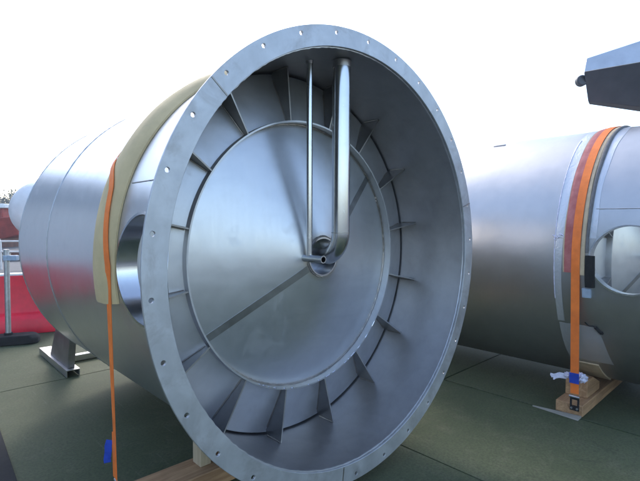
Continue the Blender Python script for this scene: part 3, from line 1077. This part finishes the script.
# ------------------------------------------------------------------ crane jib reaching in at the upper right
N18 = Node('crane', (6.6, 5.2, -.13), 'grey steel crane jib tip jutting in at the upper right above the right tank', 'crane', site=False)
def jib_sec(x0, x1, k, z0, y0):
    # lower edge of the side plate, its top edge, back top, back bottom (box), belly bottom edges
    side = [(x0, y0, z0), (x1, y0 + .05 * k, z0 + .165 * k), (x1 + .27, y0 + .40 * k, z0 + .165 * k), (x0 + .26, y0 + .42 * k, z0)]
    belly = [(x0, y0 + .003, z0 - .002), (x0 + .15, y0 + .17 * k, z0 - .27 * k), (x0 + .24, y0 + .30 * k, z0 - .27 * k), (x0 + .26, y0 + .417 * k, z0 - .002)]
    return side, belly
secs = [jib_sec(2.855, 2.905, 1.0, 3.292, 5.0), jib_sec(3.60, 3.60, 1.66, 3.40, 4.90), jib_sec(6.75, 6.75, 2.6, 4.10, 4.75)]
n = 4
for idx, nm, mt in ((0, 'side_plate', M['crane']), (1, 'shaded_belly', M['crane_dark'])):  # belly coloured dark to hold the shade under the jib
    jb = MB()
    vv = [p for q in secs for p in q[idx]]
    jb.add(vv, [tuple(range(n)), tuple(2 * n + i for i in range(n - 1, -1, -1))] + [(q * n + i, q * n + (i + 1) % n, (q + 1) * n + (i + 1) % n, (q + 1) * n + i) for q in (0, 1) for i in range(n)], False)
    bevel(jb.build(nm, mt, N18), .006)
lug = MB()
lug.tube([(2.880, 5.06, 3.225), (2.880, 5.13, 3.225)], .060, 20)
bevel(lug.build('tip_roller', M['crane_dark'], N18), .014)
ms = MB()
ms.box((6.35, 4.95, -.13), (7.0, 5.6, 4.6))
bevel(ms.build('mast', M['crane'], N18), .03)
bs = MB()
bs.box((5.9, 4.4, -.13), (7.6, 6.2, .35))
bevel(bs.build('base_frame', M['iron'], N18), .03)

# ------------------------------------------------------------------ warehouse beside the yard on the left (mirrored in the tank)
N23 = Node('warehouse', (-13.5, 4, -.13), 'long grey clad warehouse beside the yard, outside the left frame edge', 'building', site=False)
bw = MB()
bw.box((-17.5, -9, -.13), (-10.35, 13.2, 4.7))
bw.build('wall', M['cladding'], N23)
pn = None
for k in range(22):
    y0 = -8.9 + k * 1.0
    if pn is None:
        q = MB(); q.box((-10.349, y0 + .02, .25), (-10.31, y0 + .98, 4.66))
        pn = bevel(q.build('panel', M['cladding'], N23), .01)
    else:
        o = pn.copy(); COL.objects.link(o); o.parent = N23.o; o.location = (0, k * 1.0, 0)
q = MB(); q.box((-17.8, -9.3, 4.701), (-10.1, 13.5, 4.95)); q.build('roof', M['crane_dark'], N23)
for y0 in (-4.0, 6.0):
    q = MB(); q.box((-10.309, y0, -.13), (-10.26, y0 + 3.4, 3.4)); q.build('roller_door', M['white_paint'], N23)

# ------------------------------------------------------------------ far background, left edge
N19 = Node('fishing_boat', (-22.2, 30.5, 0), 'red hulled boat with white roof ashore at the far left edge', 'boat', site=False)
hu = MB()
hv = []
for (xx, w, zb, zt) in ((-6, .2, .9, 2.0), (-4.5, 1.4, .5, 1.9), (-1, 1.9, .35, 1.75), (1.6, 1.5, .45, 1.8), (2.4, 1.1, .7, 1.9)):
    hv.append([(-22.2 + xx, 30.5 - w, zt), (-22.2 + xx, 30.5 - w * .6, zb), (-22.2 + xx, 30.5 + w * .6, zb), (-22.2 + xx, 30.5 + w, zt)])
vs = [p for r in hv for p in r]
fs = [(i * 4 + q, (i + 1) * 4 + q, (i + 1) * 4 + (q + 1) % 4, i * 4 + (q + 1) % 4) for i in range(4) for q in range(4)] + [(0, 1, 2, 3), (19, 18, 17, 16)]
hu.add(vs, fs, False)
bevel(hu.build('hull', M['red_paint'], N19), .05)
ca_ = MB(); ca_.box((-23.2, 29.4, 1.78), (-20.5, 31.4, 2.42)); bevel(ca_.build('cabin', M['red_paint'], N19), .04)
cr = MB(); cr.box((-23.4, 29.2, 2.43), (-20.25, 31.6, 2.72)); bevel(cr.build('cabin_roof', M['white_paint'], N19), .06)
for k in range(3):
    w_ = MB(); w_.box((-23.0 + k * .85, 29.36, 1.98), (-22.4 + k * .85, 29.41, 2.30)); w_.build('window', M['glass'], N19)
for xx in (-25.5, -22.6, -20.8):
    q = MB(); q.box((xx, 29.6, -.13), (xx + .25, 31.4, .45)); q.build('keel_block', M['brown_paint'], N19)
N20 = Node('railing', (-11.8, 16.4, -.13), 'pale pipe railing in front of the red boat at the far left edge', 'railing', site=False)
for k in range(6):
    MB().tube([(-14.2 + k * .9, 16.0 + k * .12, -.13), (-14.2 + k * .9, 16.0 + k * .12, .90)], .03, 10).build('post', M['white_paint'], N20)
for zz in (.52, .90):
    MB().tube([(-14.3, 15.99, zz), (-9.6, 16.62, zz)], .03, 10).build('rail', M['white_paint'], N20)
N21 = Node('rubble_pile', (-14, 20, -.13), 'low heap of pale timber and rubble behind the white railing', 'heap', site=False)
for k in range(26):
    q = MB()
    cx_, cy_ = -15.6 + random.uniform(0, 3.0), 20.2 + random.uniform(-.5, .5)
    p = Vector((cx_, cy_, -.08 + random.uniform(0, .35)))
    e = Vector((random.uniform(-.7, .7), random.uniform(-.3, .3), random.uniform(-.08, .12)))
    q.bar(p - e, p + e, random.uniform(.08, .2), random.uniform(.06, .16))
    q.build('plank', M['piece'] if k % 3 else M['brown_paint'], N21)

N22 = Node('storage_tank', (-6.7, 12.2, -.13), 'white painted round ended tank showing behind the far end of the left tank', 'tank', site=False)
wt = MB()
cx_, cy_, cz_, rw = -7.17, 12.0, 1.91, .80
vs, fs = [], []
prof = [(max(.002, rw * math.sin(t / 12 * PI / 2)), -.79 * math.cos(t / 12 * PI / 2)) for t in range(13)] + [(rw, 1.6)] + [(max(.002, rw * math.cos(t / 8 * PI / 2)), 1.6 + .3 * math.sin(t / 8 * PI / 2)) for t in range(1, 9)]
k = len(prof)
for i in range(64):
    a = 2 * PI * i / 64
    for r, d in prof:
        vs.append((cx_ + d * .97, cy_ + d * .24 + r * math.cos(a) * .97, cz_ + r * math.sin(a)))
for i in range(64):
    j = (i + 1) % 64
    for q in range(k - 1):
        fs.append((i * k + q, j * k + q, j * k + q + 1, i * k + q + 1))
wt.add(vs, fs)
wt.build('shell', M['white_paint'], N22)
for xx in (-7.1, -6.1):
    q = MB(); q.box((xx, cy_ - .5, -.13), (xx + .15, cy_ + .7, cz_ - .55)); q.build('leg', M['stand'], N22)

# hills and trees, hazy
hl = MB()
vs, fs = [], []
nx = 110
for i in range(nx + 1):
    az = R_(18 - 138 * i / nx)
    up = max(0.0, min(1.0, (-math.degrees(az) - 36) / 26.0))
    up = up * up * (3 - 2 * up)
    hgt = (6.0 + 24.0 * up) * (1 + .10 * math.sin(i * .55) + .06 * math.sin(i * 1.7))
    for (rr_, zz) in ((104, -.2), (112, hgt * .45), (126, hgt * .85), (145, hgt), (165, hgt * .8), (185, -.2)):
        q = rr_ + 2.5 * math.sin(i * 1.1 + rr_)
        vs.append((q * math.sin(az), q * math.cos(az), zz))
for i in range(nx):
    for q in range(5):
        fs.append((i * 6 + q, (i + 1) * 6 + q, (i + 1) * 6 + q + 1, i * 6 + q + 1))
hl.add(vs, fs)
tag(hl.build('hills', M['hill']), kind='structure')


def tree(x, y, h, seed, label):
    rnd = random.Random(seed)
    Nn = Node('tree', (x, y, -.13), label, 'tree', 'trees along the far shore', site=False)
    t = MB()
    t.tube([(x, y, -.13), (x + .1, y, h * .35), (x + rnd.uniform(-.3, .3), y, h * .75)], [h * .035, h * .026, h * .01], 8)
    tips = []
    for k in range(7):
        a = rnd.uniform(0, 2 * PI)
        z0 = h * rnd.uniform(.3, .6)
        e = (x + math.cos(a) * h * rnd.uniform(.15, .3), y + math.sin(a) * h * rnd.uniform(.15, .3), z0 + h * rnd.uniform(.1, .3))
        t.tube([(x, y, z0), e], [h * .014, h * .005], 6)
        tips.append(e)
    t.build('trunk', M['bark'], Nn)
    c = MB()
    for k in range(1500):
        b_ = rnd.choice(tips + [(x, y, h * .8)])
        u_ = Vector((rnd.gauss(0, 1), rnd.gauss(0, 1), rnd.gauss(0, .8)))
        p = Vector(b_) + u_ * h * .10
        s = h * rnd.uniform(.012, .03)
        a = Vector((rnd.gauss(0, 1), rnd.gauss(0, 1), rnd.gauss(0, 1))).normalized() * s
        d = a.orthogonal().normalized() * s * .7
        c.add([p - a, p + d, p + a, p - d], [(0, 1, 2, 3)], False)
    c.build('crown', M['leaf'], Nn)


# air: pale haze over the yard and the far shore
hz = MB()
hz.box((-260, -60, -1.2), (60, 250, 44))
ho = hz.build('haze', M['hill'])
ho.data.materials.clear()
hm = bpy.data.materials.new('pale haze')
hm.use_nodes = True
hn = hm.node_tree.nodes
hn.remove(hn['Principled BSDF'])
pv = hn.new('ShaderNodeVolumePrincipled')
pv.inputs['Color'].default_value = (0.93, 0.95, 1.0, 1)
pv.inputs['Density'].default_value = 0.002
hm.node_tree.links.new(pv.outputs[0], hn['Material Output'].inputs['Volume'])
ho.data.materials.append(hm)
tag(ho, kind='stuff')

TREES = ((-66.5, 88, 8.4, 'broad hazy tree at the very left frame edge, above the red boat'), (-62.3, 90, 7.2, 'low hazy tree between the red boat roof and the white tank'),
         (-58.2, 88, 8.0, 'hazy tree behind the white round ended tank'), (-53.6, 91, 7.4, 'small hazy tree behind the left steel tank'),
         (-71.5, 90, 8.2, 'hazy tree just outside the left frame edge'), (-49, 92, 8.4, 'tall hazy tree behind the left steel tank'))
for k, (tx_, ty_, th_, lb_) in enumerate(TREES):
    tree(tx_, ty_, th_, 40 + k, lb_)
